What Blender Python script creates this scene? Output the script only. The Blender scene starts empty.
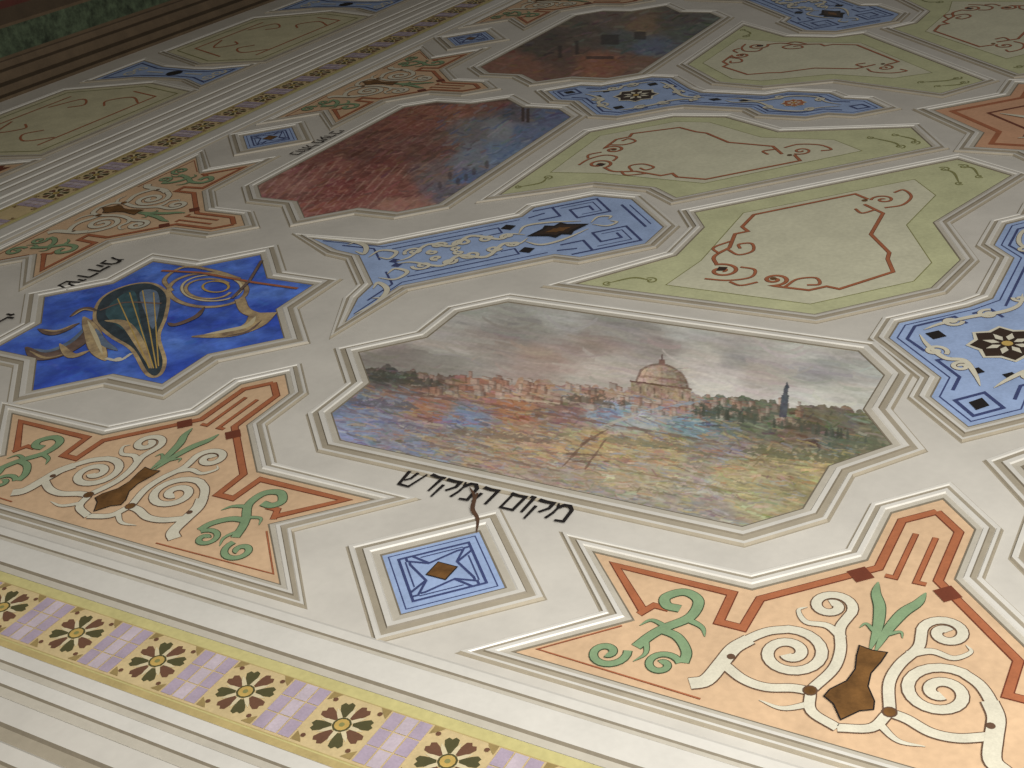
import bpy, math, random
import numpy as np
from mathutils import Vector, Matrix

# ------------------------------------------------------------------ survey
F = 1286.8
def nrm(v): return v / v.length
A = nrm(Vector((2339, -409, F))); B = nrm(Vector((845, 784, -F))); C = A.cross(B)
CAM = Vector((7.53, -6.43, 4.0))
CEIL = 5.6
def S(u, v):
    """survey reading -> metres on the ceiling (origin = centre of the star panel)"""
    r = Vector((u - 512, -(v - 384), -F)); s = -CAM.z / r.dot(C)
    return (s * r.dot(A) + CAM.x, s * r.dot(B) + CAM.y)
def proj(x, y):
    px = x - CAM.x; py = y - CAM.y; pz = -CAM.z
    X = px * A.x + py * B.x + pz * C.x; Y = px * A.y + py * B.y + pz * C.y; Z = px * A.z + py * B.z + pz * C.z
    return 512 + F * X / -Z, 384 - F * Y / -Z
def W(x, y, c=0): return Vector((x, -y, CEIL - c))

scene = bpy.context.scene
scene.view_settings.view_transform = 'Standard'
COL = scene.collection

# ------------------------------------------------------------------ materials
def lin(c):
    c = c / 255.0
    return c / 12.92 if c <= 0.04045 else ((c + 0.055) / 1.055) ** 2.4
def L3(rgb): return tuple(lin(x) for x in rgb)
MATS = {}
def paint(name, rgb, mott=0.14, scale=4.0, rough=0.55, fine=0.06, bump=0.08, alt=None):
    if name in MATS: return MATS[name]
    m = bpy.data.materials.new(name); m.use_nodes = True
    nt = m.node_tree; N = nt.nodes; Lk = nt.links
    bs = N['Principled BSDF']; bs.inputs['Roughness'].default_value = rough
    tc = N.new('ShaderNodeTexCoord')
    n1 = N.new('ShaderNodeTexNoise'); n1.inputs['Scale'].default_value = scale; n1.inputs['Detail'].default_value = 6; n1.inputs['Roughness'].default_value = 0.6
    n2 = N.new('ShaderNodeTexNoise'); n2.inputs['Scale'].default_value = scale * 11; n2.inputs['Detail'].default_value = 4
    Lk.new(tc.outputs['Object'], n1.inputs['Vector']); Lk.new(tc.outputs['Object'], n2.inputs['Vector'])
    l = L3(rgb)
    r1 = N.new('ShaderNodeValToRGB'); r1.color_ramp.elements[0].position = 0.32; r1.color_ramp.elements[1].position = 0.68
    d = tuple(x * (1 - mott) for x in l) if alt is None else L3(alt)
    b = tuple(min(1, x * (1 + mott * 0.5)) for x in l)
    r1.color_ramp.elements[0].color = d + (1,); r1.color_ramp.elements[1].color = b + (1,)
    Lk.new(n1.outputs['Fac'], r1.inputs['Fac'])
    r2 = N.new('ShaderNodeValToRGB'); r2.color_ramp.elements[0].position = 0.3; r2.color_ramp.elements[1].position = 0.7
    k = 1 - fine * 2
    r2.color_ramp.elements[0].color = (k, k, k, 1); r2.color_ramp.elements[1].color = (1, 1, 1, 1)
    Lk.new(n2.outputs['Fac'], r2.inputs['Fac'])
    mx = N.new('ShaderNodeMix'); mx.data_type = 'RGBA'; mx.blend_type = 'MULTIPLY'; mx.inputs[0].default_value = 1
    Lk.new(r1.outputs['Color'], mx.inputs[6]); Lk.new(r2.outputs['Color'], mx.inputs[7])
    Lk.new(mx.outputs[2], bs.inputs['Base Color'])
    bp = N.new('ShaderNodeBump'); bp.inputs['Strength'].default_value = bump; bp.inputs['Distance'].default_value = 0.02
    Lk.new(n1.outputs['Fac'], bp.inputs['Height']); Lk.new(bp.outputs['Normal'], bs.inputs['Normal'])
    MATS[name] = m; return m
def vcol_mat():
    m = bpy.data.materials.new('oil_painting'); m.use_nodes = True
    nt = m.node_tree; bs = nt.nodes['Principled BSDF']; bs.inputs['Roughness'].default_value = 0.6
    at = nt.nodes.new('ShaderNodeAttribute'); at.attribute_name = 'paint'
    n = nt.nodes.new('ShaderNodeTexNoise'); n.inputs['Scale'].default_value = 30; n.inputs['Detail'].default_value = 5
    tc = nt.nodes.new('ShaderNodeTexCoord'); nt.links.new(tc.outputs['Object'], n.inputs['Vector'])
    r = nt.nodes.new('ShaderNodeValToRGB'); r.color_ramp.elements[0].position = .3; r.color_ramp.elements[1].position = .7
    r.color_ramp.elements[0].color = (.84, .84, .84, 1)
    nt.links.new(n.outputs['Fac'], r.inputs['Fac'])
    mx = nt.nodes.new('ShaderNodeMix'); mx.data_type = 'RGBA'; mx.blend_type = 'MULTIPLY'; mx.inputs[0].default_value = 1
    nt.links.new(at.outputs['Color'], mx.inputs[6]); nt.links.new(r.outputs['Color'], mx.inputs[7])
    nt.links.new(mx.outputs[2], bs.inputs['Base Color']); return m
OIL = vcol_mat()
white = paint('cream_white_paint', (214, 209, 198), 0.10, 1.6, 0.38, 0.02, 0.06)
ridge = paint('ridge_white_paint', (220, 216, 206), 0.06, 3, 0.32, 0.02, 0.04)
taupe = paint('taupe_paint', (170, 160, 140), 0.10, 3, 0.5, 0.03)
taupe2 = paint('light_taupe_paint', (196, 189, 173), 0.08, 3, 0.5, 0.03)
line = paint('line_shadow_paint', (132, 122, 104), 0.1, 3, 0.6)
peach = paint('peach_paint', (222, 188, 150), 0.13, 2.2, 0.6)
rust = paint('rust_paint', (178, 108, 72), 0.15, 8, 0.6)
rustd = paint('dark_rust_paint', (118, 60, 40), 0.15, 8, 0.6)
outl = paint('brown_outline_paint', (100, 74, 56), 0.1, 8, 0.6)
leafg = paint('leaf_green_paint', (138, 164, 124), 0.15, 8, 0.6)
leafd = paint('dark_green_outline_paint', (62, 76, 52), 0.1, 8, 0.6)
ivory = paint('ivory_paint', (222, 216, 194), 0.10, 9, 0.6)
vaseb = paint('bronze_paint', (120, 84, 44), 0.45, 9, 0.5)
blackb = paint('dark_brown_paint', (58, 42, 32), 0.2, 9, 0.5)
blue = paint('pale_blue_paint', (166, 188, 226), 0.15, 4, 0.6)
blued = paint('indigo_paint', (66, 76, 122), 0.15, 6, 0.6)
pale = paint('pale_stone_green_paint', (220, 217, 188), 0.10, 2.5, 0.6)
olive = paint('olive_paint', (208, 209, 164), 0.12, 3, 0.6)
olived = paint('dark_olive_paint', (142, 140, 86), 0.12, 6, 0.6)
yellow = paint('primrose_paint', (206, 196, 134), 0.10, 3, 0.6)
ochre = paint('ochre_paint', (192, 172, 116), 0.14, 4, 0.6)
tilec = paint('straw_paint', (212, 190, 142), 0.10, 6, 0.6)
lilac = paint('lilac_paint', (180, 164, 180), 0.14, 7, 0.6)
lilac2 = paint('pale_lilac', (202, 188, 196), .14, 7)
petalb = paint('petal_brown_paint', (112, 78, 58), 0.15, 9, 0.6)
petalg = paint('petal_olive_paint', (86, 82, 50), 0.15, 9, 0.6)
cornr = paint('corner_leaf_paint', (160, 138, 88), 0.15, 9, 0.6)
cream = paint('cream_petal_paint', (218, 204, 166), 0.1, 9, 0.6)
gold = paint('gold_paint', (202, 170, 94), 0.15, 9, 0.6)
salmon = paint('salmon_paint', (218, 168, 132), 0.12, 3, 0.6)
ink = paint('black_ink_paint', (30, 25, 24), 0.1, 9, 0.6)
ink2 = paint('worn_ink_paint', (44, 38, 36), 0.1, 9, 0.6)
stain = paint('brown_stain_paint', (92, 66, 48), 0.3, 14, 0.6)
lute = paint('dark_olive_lute_paint', (62, 76, 84), 0.45, 7, 0.5)
luteb = paint('slate_blue_paint', (116, 134, 156), 0.4, 8, 0.5)
teal = paint('dark_teal_paint', (70, 102, 108), 0.4, 8, 0.5)
brass = paint('brass_paint', (204, 180, 132), 0.5, 6, 0.5, .1, .08, alt=(140, 118, 98))
umber = paint('umber_paint', (124, 102, 92), 0.4, 9, 0.5)
dim = paint('dim_beige_paint', (216, 210, 174), 0.15, 3, 0.6)

# ------------------------------------------------------------------ geometry helpers
def area(p): return 0.5 * sum(p[i][0] * p[(i + 1) % len(p)][1] - p[(i + 1) % len(p)][0] * p[i][1] for i in range(len(p)))
def ccw(p): return list(p) if area(p) > 0 else list(reversed(p))
def offset(poly, o, cap=2.2):
    n = len(poly); out = []
    for i in range(n):
        p0 = Vector(poly[i - 1]); p1 = Vector(poly[i]); p2 = Vector(poly[(i + 1) % n])
        d1 = (p1 - p0).normalized(); d2 = (p2 - p1).normalized()
        n1 = Vector((d1.y, -d1.x)); n2 = Vector((d2.y, -d2.x))
        m = n1 + n2
        if m.length < 1e-4: m = n1.copy()
        m.normalize(); k = 1 / max(m.dot(n1), 1 / cap)
        out.append((p1.x + m.x * k * o, p1.y + m.y * k * o))
    return out
def smooth(pts, n=6, closed=False):
    P = [Vector(p) for p in pts]; out = []; m = len(P)
    rng = range(m) if closed else range(m - 1)
    for i in rng:
        p1 = P[i]; p2 = P[(i + 1) % m]
        p0 = P[i - 1] if (i > 0 or closed) else p1 * 2 - p2
        p3 = P[(i + 2) % m] if (i + 2 < m or closed) else p2 * 2 - p1
        for k in range(n):
            t = k / n
            q = 0.5 * ((2 * p1) + (p2 - p0) * t + (2 * p0 - 5 * p1 + 4 * p2 - p3) * t * t + (3 * p1 - p0 - 3 * p2 + p3) * t ** 3)
            out.append((q.x, q.y))
    if not closed: out.append(tuple(P[-1]))
    return out
def spiral(cx, cy, r0, r1, a0, turns, n=22):
    """from the eye (r0) outwards to r1; a0 = angle (deg) at the outer end; turns>0 winds outward counter-clockwise"""
    out = []; N = max(6, int(n * abs(turns)))
    for i in range(N + 1):
        t = i / N; ang = math.radians(a0) - (1 - t) * turns * 2 * math.pi
        r = r0 + (r1 - r0) * t ** 1.1
        out.append((cx + r * math.cos(ang), cy + r * math.sin(ang)))
    return out
ID = (lambda x, y: (x, y)); SW = (lambda x, y: (y, x)); RY = (lambda x, y: (x, 12.6 - y))
RYSW = (lambda x, y: (y, 12.6 - x)); RX = (lambda x, y: (12.6 - x, y)); ROT = (lambda x, y: (y, -x))
def det(T):
    o = T(0, 0); e = T(1, 0); f = T(0, 1)
    return (e[0] - o[0]) * (f[1] - o[1]) - (e[1] - o[1]) * (f[0] - o[0])

class Deco:
    def __init__(s): s.v = []; s.f = []; s.m = []; s.mats = []; s.k = 0
    def mi(s, m):
        if m not in s.mats: s.mats.append(m)
        return s.mats.index(m)
    def bumpc(s, c): s.k += 1; return c + s.k * 2.5e-5
    def poly(s, pts, mat, c=0.004):
        c = s.bumpc(c)
        p = ccw(pts); b = len(s.v); s.v += [(x, y, c) for x, y in p]
        s.f.append(list(range(b, b + len(p)))); s.m.append(s.mi(mat)); return s
    def rib(s, pts, w, mat, c=0.008, sm=0, taper=None, closed=False, w2=None):
        c = s.bumpc(c)
        if sm: pts = smooth(pts, sm, closed)
        P = [Vector(p) for p in pts]; n = len(P); b = len(s.v); k = s.mi(mat)
        for i in range(n):
            if closed: d1 = P[i] - P[i - 1]; d2 = P[(i + 1) % n] - P[i]
            else:
                d1 = P[i] - P[i - 1] if i else P[1] - P[0]; d2 = P[i + 1] - P[i] if i < n - 1 else d1
                if not i: d1 = d2
            if d1.length < 1e-7: d1 = d2
            if d2.length < 1e-7: d2 = d1
            d1 = d1.normalized(); d2 = d2.normalized(); n1 = Vector((-d1.y, d1.x)); n2 = Vector((-d2.y, d2.x)); m = n1 + n2
            if m.length < 1e-3: m = n1.copy()
            m.normalize(); kk = 1 / max(m.dot(n1), 0.5)
            t = i / max(1, n - 1)
            ww = w if w2 is None else w + (w2 - w) * t
            if taper == 'both': ww *= max(0.12, math.sin(math.pi * t) ** 0.6)
            elif taper == 'end': ww *= max(0.1, (1 - t) ** 0.6)
            elif taper == 'start': ww *= max(0.1, t ** 0.6)
            q = m * kk * ww / 2; ci = c + 2e-5 * t
            s.v.append((P[i].x + q.x, P[i].y + q.y, ci)); s.v.append((P[i].x - q.x, P[i].y - q.y, ci))
        for i in range(n if closed else n - 1):
            j = (i + 1) % n
            s.f.append([b + 2 * i, b + 2 * i + 1, b + 2 * j + 1, b + 2 * j]); s.m.append(k)
        return s
    def orib(s, pts, w, mat, om, c=0.008, o=0.012, **kw):
        s.rib(pts, w + 2 * o, om, c - 0.0015, **kw); s.rib(pts, w, mat, c, **kw); return s
    def disc(s, x, y, r, mat, c=0.009, n=16, ry=None):
        ry = ry or r
        return s.poly([(x + r * math.cos(2 * math.pi * i / n), y + ry * math.sin(2 * math.pi * i / n)) for i in range(n)], mat, c)
    def frame(s, poly, prof):
        """prof: list of (offset, height, material of the band that ENDS here)"""
        p = ccw(poly); n = len(p); rings = []
        for o, c, m in prof:
            b = len(s.v); s.v += [(x, y, c) for x, y in offset(p, o)]; rings.append(b)
        for r in range(len(rings) - 1):
            k = s.mi(prof[r + 1][2]); b0 = rings[r]; b1 = rings[r + 1]
            for i in range(n):
                j = (i + 1) % n
                s.f.append([b0 + i, b1 + i, b1 + j, b0 + j]); s.m.append(k)
        return s
    def mirror(s, ax=0.0):
        b = len(s.v); nf = len(s.f)
        s.v += [(2 * ax - x, y, c) for x, y, c in s.v[:b]]
        for i in range(nf):
            s.f.append([b + j for j in reversed(s.f[i])]); s.m.append(s.m[i])
        return s

def empty(name, x, y, label, cat, group=None):
    o = bpy.data.objects.new(name, None); o.empty_display_size = 0.2
    o.location = W(x, y); o.rotation_euler = (math.pi, 0, 0); COL.objects.link(o)
    o['label'] = label; o['category'] = cat
    if group: o['group'] = group
    o['cx'] = x; o['cy'] = y
    return o
def mesh(name, d, T=ID, root=None, label=None):
    me = bpy.data.meshes.new(name); cx, cy = (root['cx'], root['cy']) if root else (0, 0)
    vv = []
    for x, y, c in d.v:
        q = T(x, y); vv.append((q[0] - cx, q[1] - cy, c))
    ff = d.f if det(T) > 0 else [list(reversed(f)) for f in d.f]
    me.from_pydata(vv, [], ff); me.update()
    for m in d.mats: me.materials.append(m)
    me.polygons.foreach_set('material_index', d.m)
    bad = [p.index for p in me.polygons if p.normal.z < -1e-6]
    for i in bad: me.polygons[i].flip()
    me.update()
    o = bpy.data.objects.new(name, me); COL.objects.link(o)
    if root: o.parent = root
    else: o.location = W(0, 0); o.rotation_euler = (math.pi, 0, 0)
    if label: o['label'] = label
    return o

# ------------------------------------------------------------------ noise for painted pictures
def vn(x, y, seed=0):
    xi = np.floor(x).astype(np.int64); yi = np.floor(y).astype(np.int64); fx = x - xi; fy = y - yi
    fx = fx * fx * (3 - 2 * fx); fy = fy * fy * (3 - 2 * fy)
    def h(a, b):
        n = (a * 374761393 + b * 668265263 + seed * 974634777) & 0xffffffff
        n = ((n ^ (n >> 13)) * 1274126177) & 0xffffffff
        n = n ^ (n >> 16)
        return (n & 0xffff) / 65535.0
    return (h(xi, yi) * (1 - fx) + h(xi + 1, yi) * fx) * (1 - fy) + (h(xi, yi + 1) * (1 - fx) + h(xi + 1, yi + 1) * fx) * fy
def fbm(x, y, seed=0, o=4):
    t = 0; a = 0.5; s = 0
    for i in range(o): t = t + a * vn(x * 2 ** i, y * 2 ** i, seed + i * 17); s += a; a *= 0.55
    return t / s
def ctrl(U, V, pts, p=2.2, s=30):
    num = 0; den = 0
    for u, v, col in pts:
        w = 1 / (((U - u) ** 2 + (2.0 * (V - v)) ** 2 + s) ** p)
        num = num + w[:, None] * np.array(col, float)[None, :]; den = den + w
    return num / den[:, None]
def inpoly(X, Y, poly):
    r = np.zeros(X.shape, bool); n = len(poly); j = n - 1
    for i in range(n):
        xi, yi = poly[i]; xj, yj = poly[j]
        if yi != yj:
            c = ((yi > Y) != (yj > Y)) & (X < (xj - xi) * (Y - yi) / (yj - yi) + xi)
            r ^= c
        j = i
    return r
def picture(name, poly, T, root, fn, step, gain=1.0):
    P = [T(*p) for p in offset(ccw(poly), 0.012)]
    xs = [p[0] for p in P]; ys = [p[1] for p in P]
    nx = int((max(xs) - min(xs)) / step) + 2; ny = int((max(ys) - min(ys)) / step) + 2
    gx = min(xs) + np.arange(nx) * step; gy = min(ys) + np.arange(ny) * step
    X, Y = np.meshgrid(gx, gy); Xf = X.ravel(); Yf = Y.ravel()
    cxm = (X[:-1, :-1] + step / 2).ravel(); cym = (Y[:-1, :-1] + step / 2).ravel()
    keep = inpoly(cxm, cym, P)
    ii, jj = np.meshgrid(np.arange(nx - 1), np.arange(ny - 1)); a = (jj * nx + ii).ravel()[keep]
    faces = np.stack([a, a + 1, a + nx + 1, a + nx], 1)
    used = np.unique(faces); remap = -np.ones(nx * ny, int); remap[used] = np.arange(len(used)); faces = remap[faces]
    Xf = Xf[used]; Yf = Yf[used]
    U, V = proj(Xf, Yf)
    col = np.clip(fn(U, V, Xf, Yf) * gain, 0, 255) / 255.0
    col = np.where(col <= 0.04045, col / 12.92, ((col + 0.055) / 1.055) ** 2.4)
    me = bpy.data.meshes.new(name)
    co = np.stack([Xf - root['cx'], Yf - root['cy'], np.full(len(Xf), 0.005)], 1)
    me.vertices.add(len(co)); me.vertices.foreach_set('co', co.ravel())
    me.loops.add(faces.size); me.loops.foreach_set('vertex_index', faces.ravel().astype(np.int32))
    me.polygons.add(len(faces)); me.polygons.foreach_set('loop_start', np.arange(0, faces.size, 4, dtype=np.int32))
    me.update(calc_edges=True)
    at = me.color_attributes.new('paint', 'FLOAT_COLOR', 'POINT')
    at.data.foreach_set('color', np.concatenate([col, np.ones((len(col), 1))], 1).ravel().astype(np.float32))
    me.materials.append(OIL)
    o = bpy.data.objects.new(name, me); COL.objects.link(o); o.parent = root; return o

def clipnoise(U, V, amp, seed, su=9, sv=4, chroma=.35):
    sk = V - 0.2 * U
    return np.stack([(fbm(U / su, sk / sv, seed + k * 5) - .5) * amp * chroma for k in range(3)], 1) + ((fbm(U / (su * .5), sk / (sv * .5), seed + 99) - .5) * amp)[:, None]
def strokes(U, V, col, n, box, seed, L=(5, 16), wd=(.6, 1.4), tilt=(.05, .35), var=22, mask=None, light=.5, pal=None, mixk=.65):
    """short painterly brush marks that pick up and shift the colour beneath them"""
    rnd = random.Random(seed)
    for i in range(n):
        cu = rnd.uniform(box[0], box[1]); cv = rnd.uniform(box[2], box[3]); l = rnd.uniform(*L); w = rnd.uniform(*wd); k = rnd.uniform(*tilt)
        idx = np.nonzero((np.abs(U - cu) < l) & (np.abs(V - cv) < l))[0]
        if len(idx) < 4: continue
        if mask is not None:
            idx = idx[mask[idx]]
            if len(idx) < 4: continue
        du = U[idx] - cu; dv = V[idx] - cv; q = 1 / math.sqrt(1 + k * k)
        al = (du + k * dv) * q; ac = (dv - k * du) * q + .02 * al * al * rnd.uniform(-1, 1)
        m = (np.abs(al) < l / 2) & (np.abs(ac) < w)
        if not m.any(): continue
        s = idx[m]; base = col[s].mean(0); sh = rnd.uniform(-var, var * light * 2)
        cc = base + sh + np.array([rnd.uniform(-var, var) * .45 for _ in range(3)])
        if pal is not None: cc = cc * .45 + np.array(rnd.choice(pal), float) * .55
        col[s] = col[s] * (1 - mixk) + cc * mixk
    return col

def city(U, V, X, Y):
    u = U + (fbm(U / 14, V / 9, 3) - .5) * 16; v = V + (fbm(U / 14, V / 9, 8) - .5) * 9
    sky = ctrl(u, v, [(470, 312, (176, 174, 166)), (560, 318, (182, 180, 174)), (680, 335, (188, 187, 180)), (800, 352, (196, 194, 186)),
        (430, 335, (186, 180, 170)), (395, 352, (160, 150, 142)), (500, 345, (164, 152, 144)), (600, 345, (168, 150, 140)), (540, 360, (178, 156, 144)), (600, 368, (200, 190, 178)),
        (700, 360, (206, 198, 186)), (760, 372, (186, 176, 166)), (820, 372, (160, 160, 156)), (850, 400, (196, 194, 184)), (450, 362, (190, 184, 174)), (870, 425, (184, 184, 170)), (720, 385, (216, 212, 202)), (820, 405, (214, 212, 202)),
        (660, 345, (160, 150, 144)), (740, 358, (168, 164, 158)), (520, 328, (154, 150, 144)), (620, 330, (160, 157, 152))], 1.8, 60)
    sky += clipnoise(U, V, 40, 31, 44, 6, .25)
    land = ctrl(u, v, [(385, 375, (98, 94, 86)), (430, 380, (118, 98, 84)), (480, 385, (164, 120, 98)), (520, 388, (184, 148, 124)), (560, 390, (176, 152, 134)), (600, 395, (180, 146, 124)),
        (350, 405, (122, 132, 156)), (390, 405, (140, 136, 148)), (360, 425, (138, 146, 172)), (430, 410, (164, 120, 98)), (470, 418, (126, 138, 164)), (510, 410, (174, 120, 88)), (560, 410, (142, 110, 98)), (610, 412, (136, 156, 178)),
        (640, 420, (172, 178, 174)), (670, 405, (176, 152, 142)), (690, 425, (120, 144, 152)), (720, 415, (100, 106, 92)), (760, 425, (106, 110, 90)), (800, 432, (112, 98, 80)), (840, 445, (98, 102, 84)), (870, 452, (118, 120, 94)),
        (400, 435, (140, 136, 144)), (450, 445, (158, 140, 126)), (500, 440, (176, 154, 120)), (550, 450, (180, 156, 122)), (600, 445, (184, 162, 116)), (660, 445, (176, 158, 118)), (720, 450, (142, 132, 128)), (780, 460, (150, 140, 106)), (820, 470, (168, 150, 108)),
        (480, 462, (162, 142, 128)), (560, 475, (164, 148, 132)), (640, 480, (172, 158, 130)), (700, 490, (160, 150, 132)), (760, 500, (166, 158, 122)), (800, 495, (148, 136, 100)), (700, 515, (150, 142, 134)), (420, 455, (134, 142, 160)), (740, 475, (176, 162, 120)), (345, 436, (146, 156, 186)), (610, 510, (150, 144, 136))], 2.2, 26)
    land += clipnoise(U, V, 46, 51, 12, 4, .5)
    hz = 370 + (u - 360) * 0.085
    sl = hz + 6 * (vn(U / 9, U * 0, 5) - .5) - 4 * (vn(U / 3, U * 0, 6)) + np.where(U > 860, (U - 860) * .4, 0)
    lm = v > sl
    hl = 346 + np.abs(U - 405) * .13 + 3 * (vn(U / 12, U * 0, 15) - .5)
    hw = np.clip((V - hl) / 4, 0, 1) * np.clip((500 - U) / 50, 0, 1) * .6
    sky = sky * (1 - hw[:, None]) + np.array((132, 126, 118)) * hw[:, None]
    sky = strokes(U, V, sky, 300, (360, 890, 308, 430), 2, (18, 55), (.8, 2.2), (.08, .22), 10)
    land = strokes(U, V, land, 2200, (335, 895, 368, 528), 5, (4, 20), (.5, 1.3), (-.15, .45), 32)
    PAL = [(178, 104, 72), (112, 136, 176), (140, 164, 196), (196, 164, 96), (104, 108, 80), (92, 72, 70), (210, 196, 166), (140, 96, 104), (184, 120, 84)]
    land = strokes(U, V, land, 1300, (338, 740, 385, 470), 16, (4, 18), (.4, 1.0), (-.1, .5), 26, pal=PAL)
    land = strokes(U, V, land, 900, (400, 860, 435, 526), 17, (4, 20), (.4, .9), (-.1, .5), 26, pal=[(206, 176, 110), (128, 122, 92), (180, 122, 88), (138, 148, 172), (196, 180, 152), (108, 92, 76), (176, 150, 96)])
    land = strokes(U, V, land, 500, (380, 860, 400, 500), 6, (3, 9), (.5, .9), (-1.6, 1.6), 34, light=.2)
    col = np.where(lm[:, None], land, sky)
    rnd = random.Random(4)
    for i in range(190):
        cu = rnd.uniform(420, 800); base = 377 + (cu - 440) * .09 + rnd.uniform(-3, 20); w = rnd.uniform(3, 10); h = rnd.uniform(3, 8)
        if 632 < cu < 694 and base < 402: continue
        m = (abs(U - cu) < w / 2) & (V < base + (U - cu) * .2) & (V > base - h + (U - cu) * .2)
        cc = rnd.choice([(200, 182, 164), (184, 134, 110), (208, 194, 178), (172, 124, 104), (150, 132, 120), (190, 162, 142)])
        col[m] = col[m] * .5 + np.array(cc) * .5
        m2 = m & (U > cu + w * .2); col[m2] *= .82
        m3 = m & (V < base - h + (U - cu) * .2 + 1.0); col[m3] = col[m3] * .55 + np.array((118, 84, 72)) * .45
    for (u0, u1, vb, hh, cc) in [(366, 445, 378, 9, (70, 70, 60)), (690, 770, 412, 10, (70, 76, 62)), (770, 830, 425, 9, (70, 72, 58)), (830, 892, 444, 9, (90, 96, 76)), (560, 632, 398, 6, (92, 84, 70)), (740, 860, 452, 7, (90, 92, 68)), (600, 700, 440, 5, (122, 118, 94)), (450, 560, 432, 5, (120, 102, 88)), (345, 420, 402, 6, (96, 94, 100))]:
        bb = vb + (U - u0) * .1; e = np.clip(np.minimum(U - u0, u1 - U) / 12, 0, 1)
        m = (U > u0) & (U < u1) & (V < bb + 3 * e) & (V > bb - hh * fbm(U / 5, U * 0, int(u0)) * 1.7 * e) & (fbm(U / 4, V / 3, 12) > .38)
        col[m] = col[m] * .4 + np.array(cc) * .6
    for i in range(26):
        cu = rnd.uniform(690, 885); b0 = 412 + (cu - 690) * .16; h = rnd.uniform(4, 10)
        m = (np.abs(U - cu) < np.clip((V - (b0 - h)) * .28, 0, 1.5)) & (V < b0 + 3); col[m] = col[m] * .3 + (np.array((66, 72, 60)) + rnd.uniform(-10, 20)) * .7
    wb = (fbm(U / 6, V / 5, 41) - .5) * 3
    dm = ((U - 662 + wb) / 26) ** 2 + ((V - (387 + (U - 662) * .1)) / 22) ** 2
    up = V < 387 + (U - 662) * .1
    ins = (dm < 1) & up; t = (U - 662) / 27
    col[ins] = np.array((176, 152, 134)) * (1 - .26 * np.clip(t[ins], -1, 1))[:, None] + clipnoise(U[ins], V[ins], 60, 9, 5, 4, .5)
    ribm = ins & (np.abs(np.sin(np.arcsin(np.clip(t / np.sqrt(np.clip(1 - ((V - 386) / 24) ** 2, .05, 1)), -1, 1)) * 4)) < .18) & (fbm(U / 4, V / 4, 42) > .42); col[ribm] *= .88
    rim = (np.abs(np.sqrt(dm) - 1) < .045) & up; col[rim] = col[rim] * .4 + np.array((104, 78, 66)) * .6
    bnd = ins & (np.abs(V - (379 + (U - 662) * .1) + wb) < 1); col[bnd] = col[bnd] * .6 + np.array((120, 84, 66)) * .4
    db = 386 + (U - 662) * .13
    dr = (abs(U - 661) < 30) & (V >= db) & (V < db + 13); col[dr] = np.array((166, 142, 120)) + clipnoise(U[dr], V[dr], 80, 12, 4, 7)
    col[dr & (np.abs(((U / 7) % 1) - .5) < .13) & (V > db + 4) & (fbm(U / 4, V / 4, 44) > .45)] *= .76
    sel = (abs(U - 661) < 31) & (abs(V - db + wb * .4) < .9); col[sel] = (116, 88, 74)
    col[(abs(U - 662) < 3) & (V < 366) & (V > 360)] = (132, 100, 88); col[(abs(U - 662) < .8) & (V < 361) & (V > 355)] = (100, 76, 70)
    dd = (np.abs(U - 662) < 34) & (V > 362) & (V < 402); col = strokes(U, V, col, 80, (632, 692, 364, 400), 77, (4, 12), (.4, .8), (-.3, .6), 24, mask=dd, mixk=.5)
    tw = (abs(U - 783 - (415 - V) * .12) < np.where(V < 396, 2.4, 3.8)) & (V > 388) & (V < 418); col[tw] = np.array((82, 86, 92)) + clipnoise(U[tw], V[tw], 40, 12, 4, 4)
    col[(abs(U - 787) < np.clip((V - 382) * .4, 0, 2.4)) & (V > 382) & (V < 389)] = (70, 76, 84)
    for (x0, y0, x1, y1, w, cc) in [(562, 468, 592, 436, .8, (112, 84, 68)), (585, 470, 606, 440, .8, (108, 80, 66)), (566, 454, 602, 456, .7, (106, 82, 68)), (580, 446, 608, 430, .7, (110, 84, 70)), (572, 462, 612, 462, .5, (112, 84, 68)), (470, 402, 640, 430, 1.0, (126, 94, 80)), (640, 430, 735, 446, 1.0, (110, 92, 84)), (385, 392, 470, 402, 1.0, (116, 90, 80)), (600, 428, 650, 410, 1.1, (190, 182, 164)), (500, 398, 560, 404, 1.2, (208, 192, 166)), (640, 412, 700, 402, 1.1, (150, 172, 188)), (620, 470, 800, 505, .8, (132, 118, 84)), (430, 445, 560, 472, .8, (132, 108, 94)), (350, 412, 440, 432, .9, (120, 112, 130)), (660, 448, 830, 470, .8, (120, 110, 80))]:
        L = math.hypot(x1 - x0, y1 - y0); t = ((U - x0) * (x1 - x0) + (V - y0) * (y1 - y0)) / L / L
        d = np.abs((U - x0) * (y1 - y0) - (V - y0) * (x1 - x0)) / L + (vn(U / 6, V / 6, 5) - .5) * 2
        m = (t > 0) & (t < 1) & (d < w); col[m] = col[m] * .35 + np.array(cc) * .65
    g = col.mean(1, keepdims=True); return g + (col - g) * .92 + 4
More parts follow.
